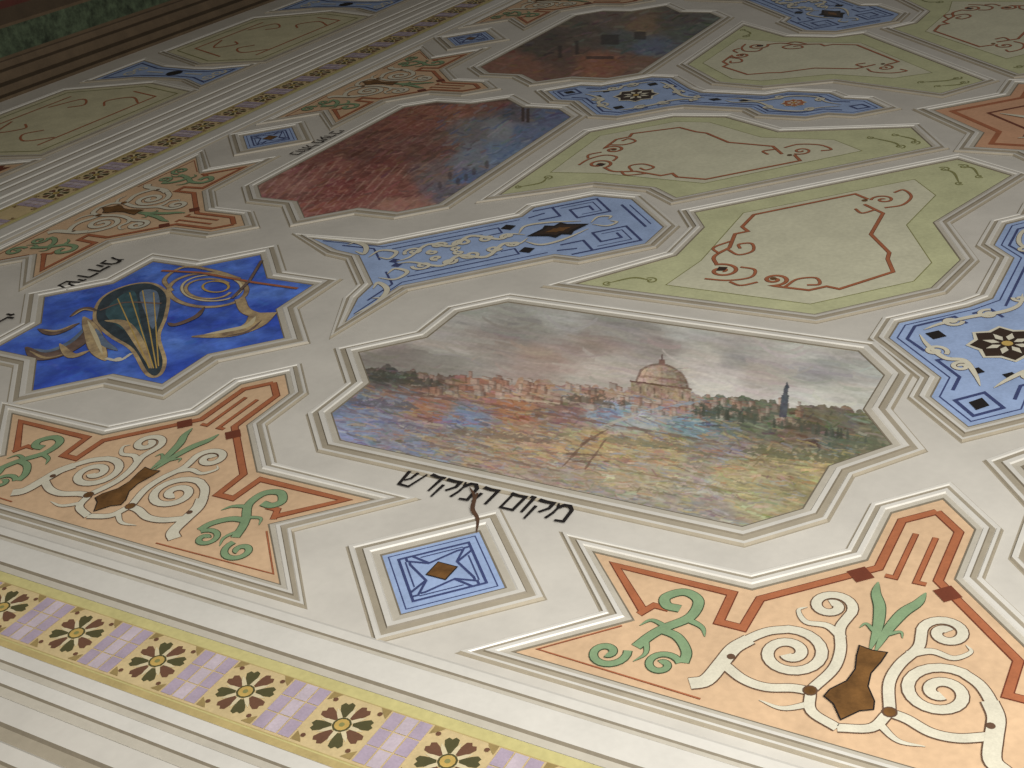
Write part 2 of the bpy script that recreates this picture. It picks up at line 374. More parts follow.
def wallpic(U, V, X, Y):
    u = U + (fbm(U / 12, V / 8, 3) - .5) * 14; v = V + (fbm(U / 12, V / 8, 8) - .5) * 8
    col = ctrl(u, v, [(290, 190, (160, 108, 98)), (320, 205, (156, 94, 86)), (340, 190, (140, 78, 72)), (330, 168, (146, 92, 82)), (360, 150, (124, 80, 70)), (390, 190, (150, 92, 82)), (400, 205, (176, 126, 112)), (380, 165, (130, 78, 68)),
        (420, 120, (138, 86, 72)), (450, 108, (154, 100, 82)), (490, 102, (134, 92, 78)), (430, 150, (126, 86, 76)), (440, 175, (132, 114, 112)), (450, 190, (116, 110, 122)), (470, 160, (130, 134, 144)), (475, 130, (122, 118, 120)), (500, 130, (140, 144, 150)), (505, 155, (116, 134, 162)),
        (530, 135, (108, 120, 148)), (550, 115, (104, 114, 144)), (565, 108, (98, 108, 138)), (520, 112, (100, 96, 102)), (460, 180, (100, 116, 150))], 2.6, 14)
    col += clipnoise(U, V, 30, 61, 9, 4)
    edge = 468 - (V - 110) * .55 + (vn(V / 9, V * 0, 4) - .5) * 16
    wall = U < edge
    row = np.floor((X + 1.2) / .10); cell = (Y / .19 + (row % 2) * .5) % 1
    mort = wall & ((((X + 1.2) / .10) % 1 < .22) | (cell < .13)) & (fbm(U / 5, V / 4, 2) > .40)
    col[mort] = col[mort] * .74 + np.array((190, 150, 132)) * .26
    bl = wall & (vn(row * 3.7, np.floor(Y / .19 + (row % 2) * .5) * 2.3, 9) > .6); col[bl] *= .88
    col = strokes(U, V, col, 900, (262, 580, 95, 225), 8, (4, 14), (.5, 1.1), (-.9, -.2), 26)
    col = strokes(U, V, col, 260, (265, 470, 100, 220), 28, (4, 14), (.5, 1.1), (-1, .1), 20, pal=[(176, 120, 96), (104, 64, 56), (150, 104, 76), (190, 150, 130), (96, 78, 72)])
    col = strokes(U, V, col, 200, (440, 575, 100, 200), 18, (4, 12), (.5, 1.1), (-1, .3), 24, pal=[(160, 168, 176), (86, 84, 96), (112, 128, 110), (156, 120, 96), (88, 112, 160)])
    for (cu, cv, h) in [(523, 112, 20), (528, 116, 14)]:
        m = (abs(U - cu) < 1.6) & (abs(V - cv) < h / 2); col[m] = (70, 56, 54)
    for (cu, cv) in [(450, 176), (458, 182), (466, 178), (440, 186), (474, 172), (487, 165)]:
        m = ((U - cu) / 2.2) ** 2 + ((V - cv) / 4) ** 2 < 1; col[m] = col[m] * .5 + np.array((74, 62, 66)) * .5
    m = (np.abs(V - (104 + (U - 430) * -.06)) < 2.2) & (U > 425) & (U < 530); col[m] = col[m] * .4 + np.array((84, 62, 54)) * .6
    for i in range(16):
        k = 285 + i * 9; m = (np.abs(U - k - (V - 160) * -.9) < .9) & wall & (V > 165) & (fbm(U / 4, V / 4, i) > .45); col[m] = col[m] * .6 + np.array((214, 180, 162)) * .4
    g = col.mean(1, keepdims=True); return g + (col - g) * .95
def darkpic(U, V, X, Y):
    u = U + (fbm(U / 9, V / 6, 3) - .5) * 14; v = V + (fbm(U / 9, V / 6, 8) - .5) * 6
    col = ctrl(u, v, [(520, 65, (150, 108, 90)), (560, 55, (114, 92, 80)), (600, 62, (170, 116, 92)), (590, 38, (108, 98, 88)), (620, 40, (104, 110, 108)), (650, 48, (112, 122, 142)), (640, 25, (150, 126, 100)), (680, 20, (106, 102, 94)), (690, 30, (104, 110, 104)), (640, 62, (140, 110, 92)), (620, 20, (124, 108, 98)), (545, 48, (96, 86, 76))], 2.4, 10)
    col += clipnoise(U, V, 34, 71, 7, 3)
    col = strokes(U, V, col, 420, (500, 720, 8, 80), 9, (4, 14), (.5, 1.2), (-.6, .2), 30)
    for (cu, cv, w, h) in [(560, 52, 2, 12), (577, 48, 2, 14), (610, 40, 9, 10), (640, 36, 6, 8), (600, 58, 14, 3)]:
        m = (abs(U - cu) < w) & (abs(V - cv) < h / 2); col[m] = col[m] * .4 + np.array((50, 42, 40)) * .6
    return col
def ultramarine(U, V, X, Y):
    t = fbm(X * 3, Y * 3, 7)[:, None]; t2 = fbm(X * 9 + 3, Y * 9, 17)[:, None]
    t = np.clip((t - .3) * 2.2, 0, 1)
    col = np.array((58, 90, 196)) * (1 - t) + np.array((100, 142, 234)) * t
    col = col * (.80 + .4 * t2)
    return strokes(U, V, col, 320, (0, 310, 248, 396), 3, (5, 16), (.8, 1.8), (-.8, .8), 18)

# ------------------------------------------------------------------ frame profiles
def prof(w):
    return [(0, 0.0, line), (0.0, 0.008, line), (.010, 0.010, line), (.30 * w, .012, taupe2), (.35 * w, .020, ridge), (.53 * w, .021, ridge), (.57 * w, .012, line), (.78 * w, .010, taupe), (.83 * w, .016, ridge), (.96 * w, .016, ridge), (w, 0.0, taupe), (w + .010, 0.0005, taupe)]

# ------------------------------------------------------------------ ceiling slab
def slab(name, x0, x1, y0, y1, c0, c1, mat):
    v = [(x0, y0, c0), (x1, y0, c0), (x1, y1, c0), (x0, y1, c0), (x0, y0, c1), (x1, y0, c1), (x1, y1, c1), (x0, y1, c1)]
    me = bpy.data.meshes.new(name)
    me.from_pydata(v, [], [(4, 5, 6, 7), (3, 2, 1, 0), (0, 1, 5, 4), (1, 2, 6, 5), (2, 3, 7, 6), (3, 0, 4, 7)]); me.materials.append(mat)
    o = bpy.data.objects.new(name, me); COL.objects.link(o); o.location = W(0, 0); o.rotation_euler = (math.pi, 0, 0); o['kind'] = 'structure'; return o
slab('ceiling', -7.5, 16.8, -5.2, 17.0, -0.25, 0.0, white)

K = 2.46
sq = [(-K, -K), (12.6 + K, -K), (12.6 + K, 12.6 + K), (-K, 12.6 + K)]
d = Deco()
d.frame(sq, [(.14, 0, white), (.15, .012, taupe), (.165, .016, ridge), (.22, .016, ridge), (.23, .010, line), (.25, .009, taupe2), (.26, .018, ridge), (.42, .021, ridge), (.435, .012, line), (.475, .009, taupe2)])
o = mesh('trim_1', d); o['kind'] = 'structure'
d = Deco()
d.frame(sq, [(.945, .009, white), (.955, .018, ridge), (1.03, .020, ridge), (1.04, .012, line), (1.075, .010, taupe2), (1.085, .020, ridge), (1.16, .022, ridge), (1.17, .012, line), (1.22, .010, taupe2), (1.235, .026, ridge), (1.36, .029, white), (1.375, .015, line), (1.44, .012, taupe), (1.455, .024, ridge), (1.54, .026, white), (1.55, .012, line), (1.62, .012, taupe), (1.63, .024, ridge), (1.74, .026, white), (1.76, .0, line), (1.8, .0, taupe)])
o = mesh('trim_2', d); o['kind'] = 'structure'

# flower borders
def border(T, label, n0, n1):
    cx, cy = T(5, -3.18); root = empty('flower_border', cx, cy, label, 'painted border')
    d = Deco(); x0 = -2.95; x1 = 15.5
    def band(ya, yb, m, c=.006): d.poly([(x0, ya), (x1, ya), (x1, yb), (x0, yb)], m, c)
    band(-2.935, -3.415, yellow); band(-3.0, -3.35, tilec, .007); band(-3.0, -3.006, ochre, .008); band(-3.35, -3.356, ochre, .008); band(-3.365, -3.415, ochre, .008)
    x = 2.06 - .567 * 9
    while x < 15:
        xm = x + .2835
        for i in range(3):
            for j in range(3):
                xa = xm - .108 + j * .074; ya = -3.340 + i * .111
                d.poly([(xa, ya), (xa + .066, ya), (xa + .066, ya + .104), (xa, ya + .104)], lilac2 if j == 1 else lilac, .0085)
        for s in (1, -1):
            for t in (1, -1):
                d.poly([(x + s * .165, -3.175 + t * .11), (x + s * .135, -3.175 + t * .135), (x + s * .11, -3.175 + t * .165), (x + s * .165, -3.175 + t * .165)], cornr, .0088)
                d.disc(x + s * .125, -3.175 + t * .125, .013, petalb, .0092, 8)
        x += .567
    mesh('border_band', d, T, root)
    f = Deco()
    for i in range(8):
        a = i * math.pi / 4 + math.pi / 8
        ca, sa = math.cos(a), math.sin(a)
        def R(r, t): return (r * ca - t * sa, r * sa + t * ca)
        f.poly([R(.05, -.012), R(.10, -.030), R(.130, -.034), R(.146, -.016), R(.134, 0), R(.146, .016), R(.130, .034), R(.10, .030), R(.05, .012)], petalb if i % 2 else petalg, .010)
    for i in range(8):
        a = i * math.pi / 4; ca, sa = math.cos(a), math.sin(a)
        f.poly([(.03 * ca + .012 * sa, .03 * sa - .012 * ca), (.085 * ca + .010 * sa, .085 * sa - .010 * ca), (.118 * ca, .118 * sa), (.085 * ca - .010 * sa, .085 * sa + .010 * ca), (.03 * ca - .012 * sa, .03 * sa + .012 * ca)], cream, .012)
    f.disc(0, 0, .046, petalg, .0128, 12); f.disc(0, 0, .036, gold, .0133, 12); f.disc(0, 0, .014, olived, .0138, 10)
    base = None
    for k in range(n0, n1):
        px = 2.06 + .567 * k; q = T(px, -3.175)
        if base is None:
            base = mesh('rosette', f, ID, None); o = base
        else:
            o = base.copy(); COL.objects.link(o)
        o.parent = root; o.location = (q[0] - root['cx'], q[1] - root['cy'], 0); o.rotation_euler = (0, 0, 0)
    return root
border(ID, 'yellow painted border with brown rosettes and lilac blocks', -1, 7)
border(SW, 'yellow painted border of rosettes beside the dim panels', 0, 17)

# ------------------------------------------------------------------ panels
PIC = [(-1.95, 0), (-1.6, .36), (-1.6, .8), (-1.33, 1.07), (1.33, 1.07), (1.57, .8), (1.57, .34), (1.83, 0), (1.57, -.34), (1.57, -.8), (1.33, -1.07), (-1.33, -1.07), (-1.6, -.8), (-1.6, -.36)]
PIC = [(x + 4.11, y) for x, y in PIC]
def picture_panel(T, fn, label, step, gain=1.0):
    cx, cy = T(4.13, 0); r = empty('painting_panel', cx, cy, label, 'ceiling painting')
    picture('painting', PIC, T, r, fn, step, gain)
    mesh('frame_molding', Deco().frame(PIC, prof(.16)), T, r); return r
picture_panel(ID, city, 'hazy domed city landscape painting in pale stepped frame', .0062, 1.06)
picture_panel(RX, lambda U, V, X, Y: np.tile(np.array((150., 140, 120)), (len(U), 1)) + clipnoise(U, V, 40, 5), 'muted earth-toned painting beside the peach panel', .03)
picture_panel(SW, wallpic, 'red-brown stone wall painting in pale stepped frame', .011, 1.10)
picture_panel(RYSW, darkpic, 'dark rust and blue landscape painting in pale frame', .02, 1.0)

# star panel with instruments
SC = (.17, .02)
def starpts(cx, cy, R, s, rot=0):
    t = R - s; p = []
    for k in range(4):
        a = k * math.pi / 2
        for (x, y) in [(R, 0), (s, t), (s, s), (t, s)]:
            p.append((cx + x * math.cos(a) - y * math.sin(a), cy + x * math.sin(a) + y * math.cos(a)))
    return p
st = starpts(SC[0], SC[1], 1.28, .88)
r = empty('star_panel', SC[0], SC[1], 'deep blue star panel painted with musical instruments', 'ceiling painting')
picture('painted_field', st, ID, r, ultramarine, .016, 1.0)
mesh('frame_molding', Deco().frame(st, prof(.17)), ID, r)
d = Deco()
def SS(*p): return [S(*q) for q in p]
body = smooth(SS((97, 320), (103, 300), (125, 288), (150, 285), (166, 296), (164, 318), (157, 338), (163, 362), (158, 376), (148, 373), (134, 350), (112, 336)), 5, True)
d.poly(offset(ccw(body), .030), brass, .010); d.poly(body, lute, .012)
d.poly(smooth(SS((106, 316), (118, 299), (135, 293), (140, 318), (148, 352), (130, 336)), 5, True), teal, .0125)
d.poly(smooth(SS((140, 294), (156, 292), (160, 306), (154, 330), (147, 318)), 5, True), luteb, .0125)
d.rib(SS((105, 322), (125, 325), (140, 345), (152, 370)), .08, brass, .013, 6, taper='both')
for q in [((118, 300), (150, 370)), ((130, 294), (154, 370)), ((143, 292), (157, 370)), ((154, 294), (159, 368))]: d.rib(SS(*q), .010, gold, .0145)
d.rib(SS((100, 312), (125, 304), (162, 305)), .025, umber, .014, 4)
mesh('painted_lute', d, ID, r)
d = Deco()
d.orib(SS((26, 348), (40, 357), (62, 353), (85, 338), (97, 316)), .15, umber, ink, .009, .005, sm=6, taper='both')
d.rib(SS((34, 350), (50, 352), (72, 342), (90, 324)), .055, luteb, .0105, 6, taper='both')
d.rib(SS((30, 352), (46, 359), (66, 355)), .03, brass, .0107, 6, taper='both')
d.orib(SS((84, 318), (92, 332), (98, 350), (106, 362)), .13, brass, umber, .012, .006, sm=6, taper='both')
d.rib(SS((88, 322), (96, 338), (103, 356)), .035, cream, .0135, 6, taper='both')
d.orib(SS((38, 330), (56, 334), (80, 324)), .08, umber, ink, .011, .005, sm=6, taper='both')
d.rib(SS((42, 331), (58, 332), (76, 325)), .03, brass, .0125, 6, taper='both')
d.orib(SS((60, 345), (72, 357), (90, 352)), .07, brass, umber, .0125, .005, sm=6, taper='both')
d.orib(SS((96, 330), (104, 344), (118, 352)), .06, luteb, umber, .0125, .005, sm=6, taper='both')
d.orib(SS((70, 318), (84, 310), (98, 312)), .06, umber, ink, .0115, .005, sm=6, taper='both')
d.rib(SS((72, 318), (84, 311), (96, 313)), .025, brass, .0128, 6, taper='both')
d.rib(SS((106, 360), (120, 362), (132, 355)), .03, ivory, .014, 5); d.disc(*S(118, 361), .032, ivory, .014)
mesh('painted_bagpipe', d, ID, r)
d = Deco()
def ell(cu, cv, ru, rv, n=36, a0=0, a1=360): return [S(cu + ru * math.cos(math.radians(a0 + (a1 - a0) * i / n)), cv + rv * math.sin(math.radians(a0 + (a1 - a0) * i / n))) for i in range(n + 1)]
d.orib(ell(208, 291, 39, 17), .034, brass, umber, .010, .007)
d.orib(ell(212, 289, 30, 13), .022, cream, umber, .0105, .005)
d.orib(ell(209, 290, 23, 10, 36, 20, 330), .026, brass, umber, .012, .005)
d.orib(ell(216, 288, 13, 5.5), .018, gold, umber, .013, .004)
d.orib(SS((172, 292), (165, 280), (185, 268), (215, 272), (240, 280)), .034, brass, umber, .011, .006, sm=6)
d.orib(SS((264, 314), (254, 326), (230, 335), (192, 338)), .22, brass, umber, .012, .006, sm=6, taper='end')
d.rib(SS((256, 318), (248, 327), (228, 332), (205, 336)), .06, cream, .0135, 6, taper='both')
d.rib(SS((262, 322), (248, 333), (226, 338)), .03, umber, .0136, 6, taper='both')
d.orib(SS((240, 300), (246, 312), (262, 318)), .08, brass, umber, .0125, .005, sm=5)
d.orib(SS((205, 308), (196, 318), (176, 326), (168, 324)), .06, umber, ink, .0122, .004, sm=5, taper='both')
mesh('painted_horn', d, ID, r)
d = Deco()
d.orib(SS((162, 272), (200, 274), (255, 284), (298, 290)), .026, rust, umber, .015, .006)
d.orib(SS((232, 300), (250, 282), (262, 262)), .026, umber, ink, .015, .004)
mesh('painted_pipe', d, ID, r)

# blue diagonal panel
def DE(dd, e): return ((dd - e) / math.sqrt(2), (dd + e) / math.sqrt(2))
p3h = [(1.52, .95), (2.02, .48), (3.32, .48), (3.48, .64), (4.04, .64), (4.30, .38)]
p3e = [(4.30, -.38), (4.04, -.64), (3.48, -.64), (3.32, -.48), (2.02, -.48), (1.52, -.95), (1.68, -.56), (1.84, -.34), (1.84, .34), (1.68, .56)]
P3 = [DE(*q) for q in p3h + p3e]
def blue_panel(T, label):
    cx, cy = T(*DE(3, 0)); r = empty('blue_ornament_panel', cx, cy, label, 'ceiling panel')
    P = ccw(P3)
    mesh('painted_field', Deco().poly(P, blue, .004), T, r)
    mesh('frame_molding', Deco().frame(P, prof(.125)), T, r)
    d = Deco()
    def dl(pts, w=.03, m=blued, c=.008, cl=False): d.rib([DE(*q) for q in pts], w, m, c, closed=cl)
    for s in (1, -1):
        dl([(1.60, .84 * s), (2.06, .42 * s), (3.28, .42 * s)], .012)
        dl([(2.12, .33 * s), (3.06, .33 * s), (3.06, .20 * s), (2.94, .20 * s)], .016); dl([(2.2, .25 * s), (2.9, .25 * s)], .010)
        dl([(3.44, .56 * s), (4.04, .56 * s), (4.04, .20 * s), (3.74, .20 * s), (3.74, .42 * s), (3.92, .42 * s), (3.92, .30 * s)], .022); dl([(3.62, .56 * s), (3.62, .32 * s), (3.42, .32 * s)], .022)
        dl([(3.68, .50 * s), (3.98, .50 * s), (3.98, .26 * s), (3.80, .26 * s)], .010)
        dl([(3.52, .46 * s), (3.36, .42 * s)], .02)
        dl([(1.74, .64 * s), (1.98, .42 * s), (1.98, .14 * s)], .018)
        d.poly([DE(3.14, .36 * s), DE(3.21, .29 * s), DE(3.14, .22 * s), DE(3.07, .29 * s)], ink, .0115)
        d.poly([DE(2.09, .10 * s), DE(2.14, .05 * s), DE(2.09, 0), DE(2.04, .05 * s)], blued, .0115)
    dl([(4.18, .3), (4.18, -.3)], .022); dl([(4.24, .26), (4.24, -.26)], .010)
    mesh('strapwork', d, T, r)
    for s in (1, -1):
        d = Deco()
        for cxx, ce, rr, a0, tn in [(2.28, .17, .085, 200, 1.4), (2.50, .20, .065, -20, -1.3), (2.70, .15, .085, 200, 1.3), (2.90, .12, .065, 20, -1.3), (2.42, .07, .05, 90, -1.2), (2.62, .05, .045, 270, 1.1), (3.08, .10, .055, 200, 1.2)]:
            sp = [DE(cxx + x, s * (ce + y)) for x, y in spiral(0, 0, .010, rr, a0, tn)]
            d.orib(sp, .032, ivory, outl, .0115, .003)
        d.orib([DE(2.10, .03 * s), DE(2.22, .06 * s), DE(2.42, .26 * s), DE(2.60, .12 * s), DE(2.80, .26 * s), DE(3.0, .06 * s), DE(3.12, .12 * s), DE(3.22, .04 * s)], .044, ivory, outl, .0125, .003, sm=6, taper='both')
        d.orib([DE(1.60, .86 * s), DE(1.80, .72 * s), DE(1.92, .52 * s), DE(1.88, .34 * s), DE(1.82, .44 * s)], .046, ivory, outl, .0115, .003, sm=6, taper='both')
        d.orib([DE(1.9, .24 * s), DE(2.02, .34 * s), DE(2.14, .24 * s), DE(2.06, .12 * s), DE(1.98, .2 * s)], .036, ivory, outl, .0115, .003, sm=6, taper='both')
        d.orib([DE(1.78, .62 * s), DE(1.90, .66 * s), DE(2.02, .58 * s)], .03, ivory, outl, .0112, .003, sm=6, taper='both')
        d.orib([DE(3.18, .1 * s), DE(3.28, .24 * s), DE(3.48, .22 * s), DE(3.74, .1 * s)], .034, ivory, outl, .0115, .003, sm=6, taper='both')
        d.orib([DE(3.80, .02 * s), DE(3.90, .12 * s), DE(4.0, .08 * s), DE(3.96, .02 * s)], .026, ivory, outl, .0115, .003, sm=6, taper='both')
        mesh('scrollwork', d, T, r)
    d = Deco()
    def lens(cx, L, w, m, c): d.poly([DE(cx - L, 0), DE(cx - L * .4, w * .6), DE(cx - L * .25, w), DE(cx, w * .7), DE(cx + L * .25, w), DE(cx + L * .4, w * .6), DE(cx + L, 0), DE(cx + L * .4, -w * .6), DE(cx + L * .25, -w), DE(cx, -w * .7), DE(cx - L * .25, -w), DE(cx - L * .4, -w * .6)], m, c)
    lens(3.50, .28, .16, ink, .0135); lens(3.50, .22, .11, blackb, .0145); lens(3.50, .12, .05, vaseb, .0155)
    mesh('medallion', d, T, r)
    return r
blue_panel(ID, 'pale blue swallow-tailed panel with strapwork beside the star'); blue_panel(RY, 'pale blue strapwork panel in the dim far field')

# green panels
G = [(3.14, 1.53), (3.66, 2.24), DE(4.60, -.56), DE(4.66, -.21), DE(7.16, -.21), (5.72, 4.60), (5.36, 3.40), (5.72, 2.72), (5.64, 2.18), (5.0, 1.53)]
GI = [(3.80, 1.70), (4.92, 1.68), (5.50, 2.26), (5.54, 2.62), (5.18, 3.30), (5.24, 4.0), (4.98, 4.34), (3.84, 3.24), (3.88, 2.2)]
def green_panel(T, label):
    cx, cy = T(4.6, 2.9); r = empty('green_scroll_panel', cx, cy, label, 'ceiling panel')
    P = ccw(G); d = Deco().poly(P, olive, .004); d.poly(GI, pale, .006); d.rib(GI, .008, olived, .0065, closed=True); mesh('painted_field', d, T, r)
    mesh('frame_molding', Deco().frame(P, prof(.125)), T, r)
    w = .026
    d = Deco()
    a = spiral(4.11, 2.06, .012, .13, 130, 1.5)
    d.orib(a + smooth([a[-1], (3.95, 2.30), (4.0, 2.5)], 5)[1:] + [(3.94, 2.78), (4.02, 2.86), (3.94, 2.94), (3.94, 3.22), (4.60, 3.88), (4.74, 3.78)], w, rust, rustd, .009, .004)
    d.orib(smooth([(4.0, 2.46), (4.12, 2.38), (4.20, 2.48), (4.14, 2.62), (4.05, 2.58), (4.09, 2.50)], 6), w * .8, rust, rustd, .011, .003)
    d.orib(smooth([(4.22, 2.16), (4.34, 2.14), (4.36, 2.0), (4.22, 1.90), (4.04, 1.88)], 6), w * .8, rust, rustd, .011, .003)
    d.orib(smooth([(3.97, 2.36), (3.88, 2.46), (3.96, 2.62)], 6), w * .8, rust, rustd, .0105, .003)
    mesh('line_scroll', d, T, r)
    d = Deco()
    b = spiral(4.54, 2.01, .012, .11, -80, -1.5)
    d.orib(list(b) + smooth([b[-1], (4.66, 1.90), (4.84, 1.90)], 5)[1:] + [(4.94, 2.0), (5.04, 1.98), (5.32, 2.38), (5.22, 2.6), (5.20, 2.72), (4.97, 3.04), (4.94, 3.5), (4.74, 3.66)], w, rust, rustd, .009, .004)
    d.orib(smooth([(4.66, 1.91), (4.70, 2.06), (4.82, 2.12), (4.88, 2.02), (4.80, 1.98)], 6), w * .8, rust, rustd, .011, .003)
    d.orib(smooth([(4.44, 1.93), (4.34, 1.84), (4.24, 1.88)], 6), w * .8, rust, rustd, .011, .003)
    c_ = spiral(4.86, 3.80, .010, .10, 200, 1.4); d.orib(c_, w * .8, rust, rustd, .010, .003)
    d.orib(smooth([(4.92, 3.62), (5.04, 3.72), (5.06, 3.92), (4.96, 4.06), (4.90, 3.98)], 6), w * .8, rust, rustd, .010, .003)
    d.orib(smooth([(4.86, 3.56), (4.78, 3.46), (4.70, 3.54)], 6), w * .8, rust, rustd, .011, .003)
    mesh('line_scroll', d, T, r)
    d = Deco()
    d.poly([(4.07, 2.04), (4.13, 2.06), (4.13, 2.13), (4.06, 2.12)], blackb, .0105)
    for (x, y) in [(4.72, 3.74), (4.53, 2.02)]: d.disc(x, y, .026, vaseb, .0115, 10)
    for (x0, y0, x1, y1) in [(3.36, 1.60, 3.66, 1.74), (5.36, 4.32, 5.16, 4.64), (5.48, 4.52, 5.3, 4.74)]:
        d.rib(smooth([(x0, y0), ((x0 + x1) / 2, (y0 + y1) / 2 + .08), (x1, y1)], 6), .022, olived, .009, taper='both')
        d.rib(spiral(x1, y1, .01, .055, 150, 1.2), .014, olived, .0095)
        d.rib(spiral(x0, y0, .008, .04, -30, 1.2), .012, olived, .0095)
    mesh('olive_flourish', d, T, r)
    return r
green_panel(ID, 'pale green panel with rust line scrolls beside the city painting')
green_panel(SW, 'pale green panel with rust line scrolls beside the wall painting')
green_panel(RYSW, 'pale green scroll panel beside the dark painting')
green_panel(RY, 'pale green scroll panel in the dim far field')

# cross panels (axis x=6.3)
CR = [(0, .34), (.28, .62), (.28, .88), (.72, 1.32), (.72, 1.56), (.34, 1.94), (.22, 2.12), (.22, 2.86), (.40, 3.06), (.40, 3.50), (.24, 3.68), (.24, 3.94), (0, 4.18)]
CRP = [(6.3 + x, y) for x, y in CR] + [(6.3 - x, y) for x, y in reversed(CR[1:-1])]
def cross_panel(T, label):
    cx, cy = T(6.3, 2.2); r = empty('blue_cross_panel', cx, cy, label, 'ceiling panel')
    P = ccw(CRP); mesh('painted_field', Deco().poly(P, blue, .004), T, r)
    mesh('frame_molding', Deco().frame(P, prof(.125)), T, r)
    d = Deco(); d.rib(offset(P, -.045), .010, blued, .007, closed=True)
    X = 6.3
    d.rib([(X, .47), (X + .14, .62), (X, .77), (X - .14, .62)], .024, blued, .009, closed=True); d.poly([(X, .54), (X + .06, .62), (X, .70), (X - .06, .62)], ink, .010)
    for s in (1, -1):
        d.rib([(X + .18 * s, .74), (X + .18 * s, .92), (X + .36 * s, 1.10), (X + .28 * s, 1.16)], .022, blued, .009)
        d.rib([(X + .46 * s, 1.20), (X + .61 * s, 1.34), (X + .61 * s, 1.54), (X + .40 * s, 1.76), (X + .30 * s, 1.68)], .022, blued, .009)
        d.rib([(X + .12 * s, 2.02), (X + .12 * s, 2.90), (X + .3 * s, 3.08), (X + .3 * s, 3.42), (X + .14 * s, 3.6), (X + .14 * s, 3.8)], .018, blued, .009)
        d.rib([(X + .30 * s, 1.84), (X + .20 * s, 1.94), (X + .10 * s, 1.84)], .022, blued, .009)
        d.poly([(X + .45 * s, 1.38), (X + .52 * s, 1.45), (X + .45 * s, 1.52), (X + .38 * s, 1.45)], ink, .010)
        d.poly([(X + .10 * s, .98), (X + .15 * s, 1.03), (X + .10 * s, 1.08), (X + .05 * s, 1.03)], ink, .0095)
    d.rib([(X, 3.84), (X + .08, 3.94), (X, 4.04), (X - .08, 3.94)], .022, blued, .009, closed=True)
    d.poly([(X, 2.30), (X + .05, 2.38), (X, 2.46), (X - .05, 2.38)], ink, .010); d.poly([(X, 2.64), (X + .04, 2.7), (X, 2.76), (X - .04, 2.7)], ink, .010)
    mesh('strapwork', d, T, r)
    for s in (1, -1):
        d = Deco()
        for (x, y, rr, a0, tn) in [(.40, 1.22, .08, 200, 1.3), (.40, 1.68, .07, 160, -1.3), (.20, 1.06, .06, 90, 1.3), (.2, 1.86, .07, 90, 1.3), (.18, 3.02, .06, 200, 1.2), (.18, 3.48, .06, 160, -1.2), (.05, 2.16, .05, 0, 1.1)]:
            sp = [(X + s * (x + px), y + py) for px, py in spiral(0, 0, .010, rr, a0, tn)]; d.orib(sp, .030, ivory, outl, .0115, .003)
        d.orib([(X + .04 * s, .84), (X + .10 * s, .98), (X + .20 * s, 1.14), (X + .32 * s, 1.14), (X + .46 * s, 1.28), (X + .55 * s, 1.42)], .042, ivory, outl, .0118, .003, sm=6, taper='both')
        d.orib([(X + .54 * s, 1.50), (X + .46 * s, 1.62), (X + .3 * s, 1.78), (X + .12 * s, 1.92), (X + .04 * s, 2.06), (X + .05 * s, 2.24)], .042, ivory, outl, .0118, .003, sm=6, taper='both')
        d.orib([(X + .02 * s, 2.5), (X + .07 * s, 2.62), (X + .02 * s, 2.84), (X + .10 * s, 2.98), (X + .24 * s, 3.14), (X + .25 * s, 3.4), (X + .1 * s, 3.56), (X + .03 * s, 3.74)], .034, ivory, outl, .0118, .003, sm=6, taper='both')
        mesh('scrollwork', d, T, r)
    def rosette(cx, cy, R, m1, m2):
        d = Deco()
        n = 16; d.poly([(cx + (R if i % 2 else R * .8) * math.cos(i * math.pi / 8), cy + (R if i % 2 else R * .8) * math.sin(i * math.pi / 8)) for i in range(n)], ivory, .0135)
        d.poly([(cx + (R * .9 if i % 2 else R * .7) * math.cos(i * math.pi / 8), cy + (R * .9 if i % 2 else R * .7) * math.sin(i * math.pi / 8)) for i in range(n)], m1, .0140)
        for i in range(8):
            a = i * math.pi / 4; ca, sa = math.cos(a), math.sin(a)
            d.poly([(cx + R * (l * ca - t * sa), cy + R * (l * sa + t * ca)) for l, t in [(.18, 0), (.35, -.1), (.6, 0), (.35, .1)]], m2, .0150)
        d.disc(cx, cy, R * .14, gold, .0155, 10)
        mesh('medallion', d, T, r)
    rosette(X, 1.45, .26, blackb, ivory); rosette(X, 3.25, .14, rust, ivory)
    return r
cross_panel(ID, 'pale blue cruciform panel with dark brown rosette medallion'); cross_panel(SW, 'pale blue cruciform panel beyond the green scroll panel')

# central salmon star
cs = starpts(6.3, 6.3, 1.62, 1.02)
r = empty('salmon_star_panel', 6.3, 6.3, 'salmon star panel with rust straps at the ceiling centre', 'ceiling panel')
mesh('painted_field', Deco().poly(ccw(cs), salmon, .004), ID, r); mesh('frame_molding', Deco().frame(ccw(cs), prof(.15)), ID, r)
d = Deco(); d.rib(offset(ccw(cs), -.12), .05, rust, .008, closed=True); d.rib(offset(ccw(cs), -.36), .03, rustd, .008, closed=True)
for i in range(8):
    a = i * math.pi / 4; d.orib([(6.3 + x, 6.3 + y) for x, y in [(1.0 * math.cos(a), 1.0 * math.sin(a)), (.5 * math.cos(a + .25), .5 * math.sin(a + .25)), (.2 * math.cos(a), .2 * math.sin(a))]], .08, ivory, outl, .010, .008, sm=6, taper='both')
d.disc(6.3, 6.3, .2, blackb, .011)
mesh('strapwork', d, ID, r)

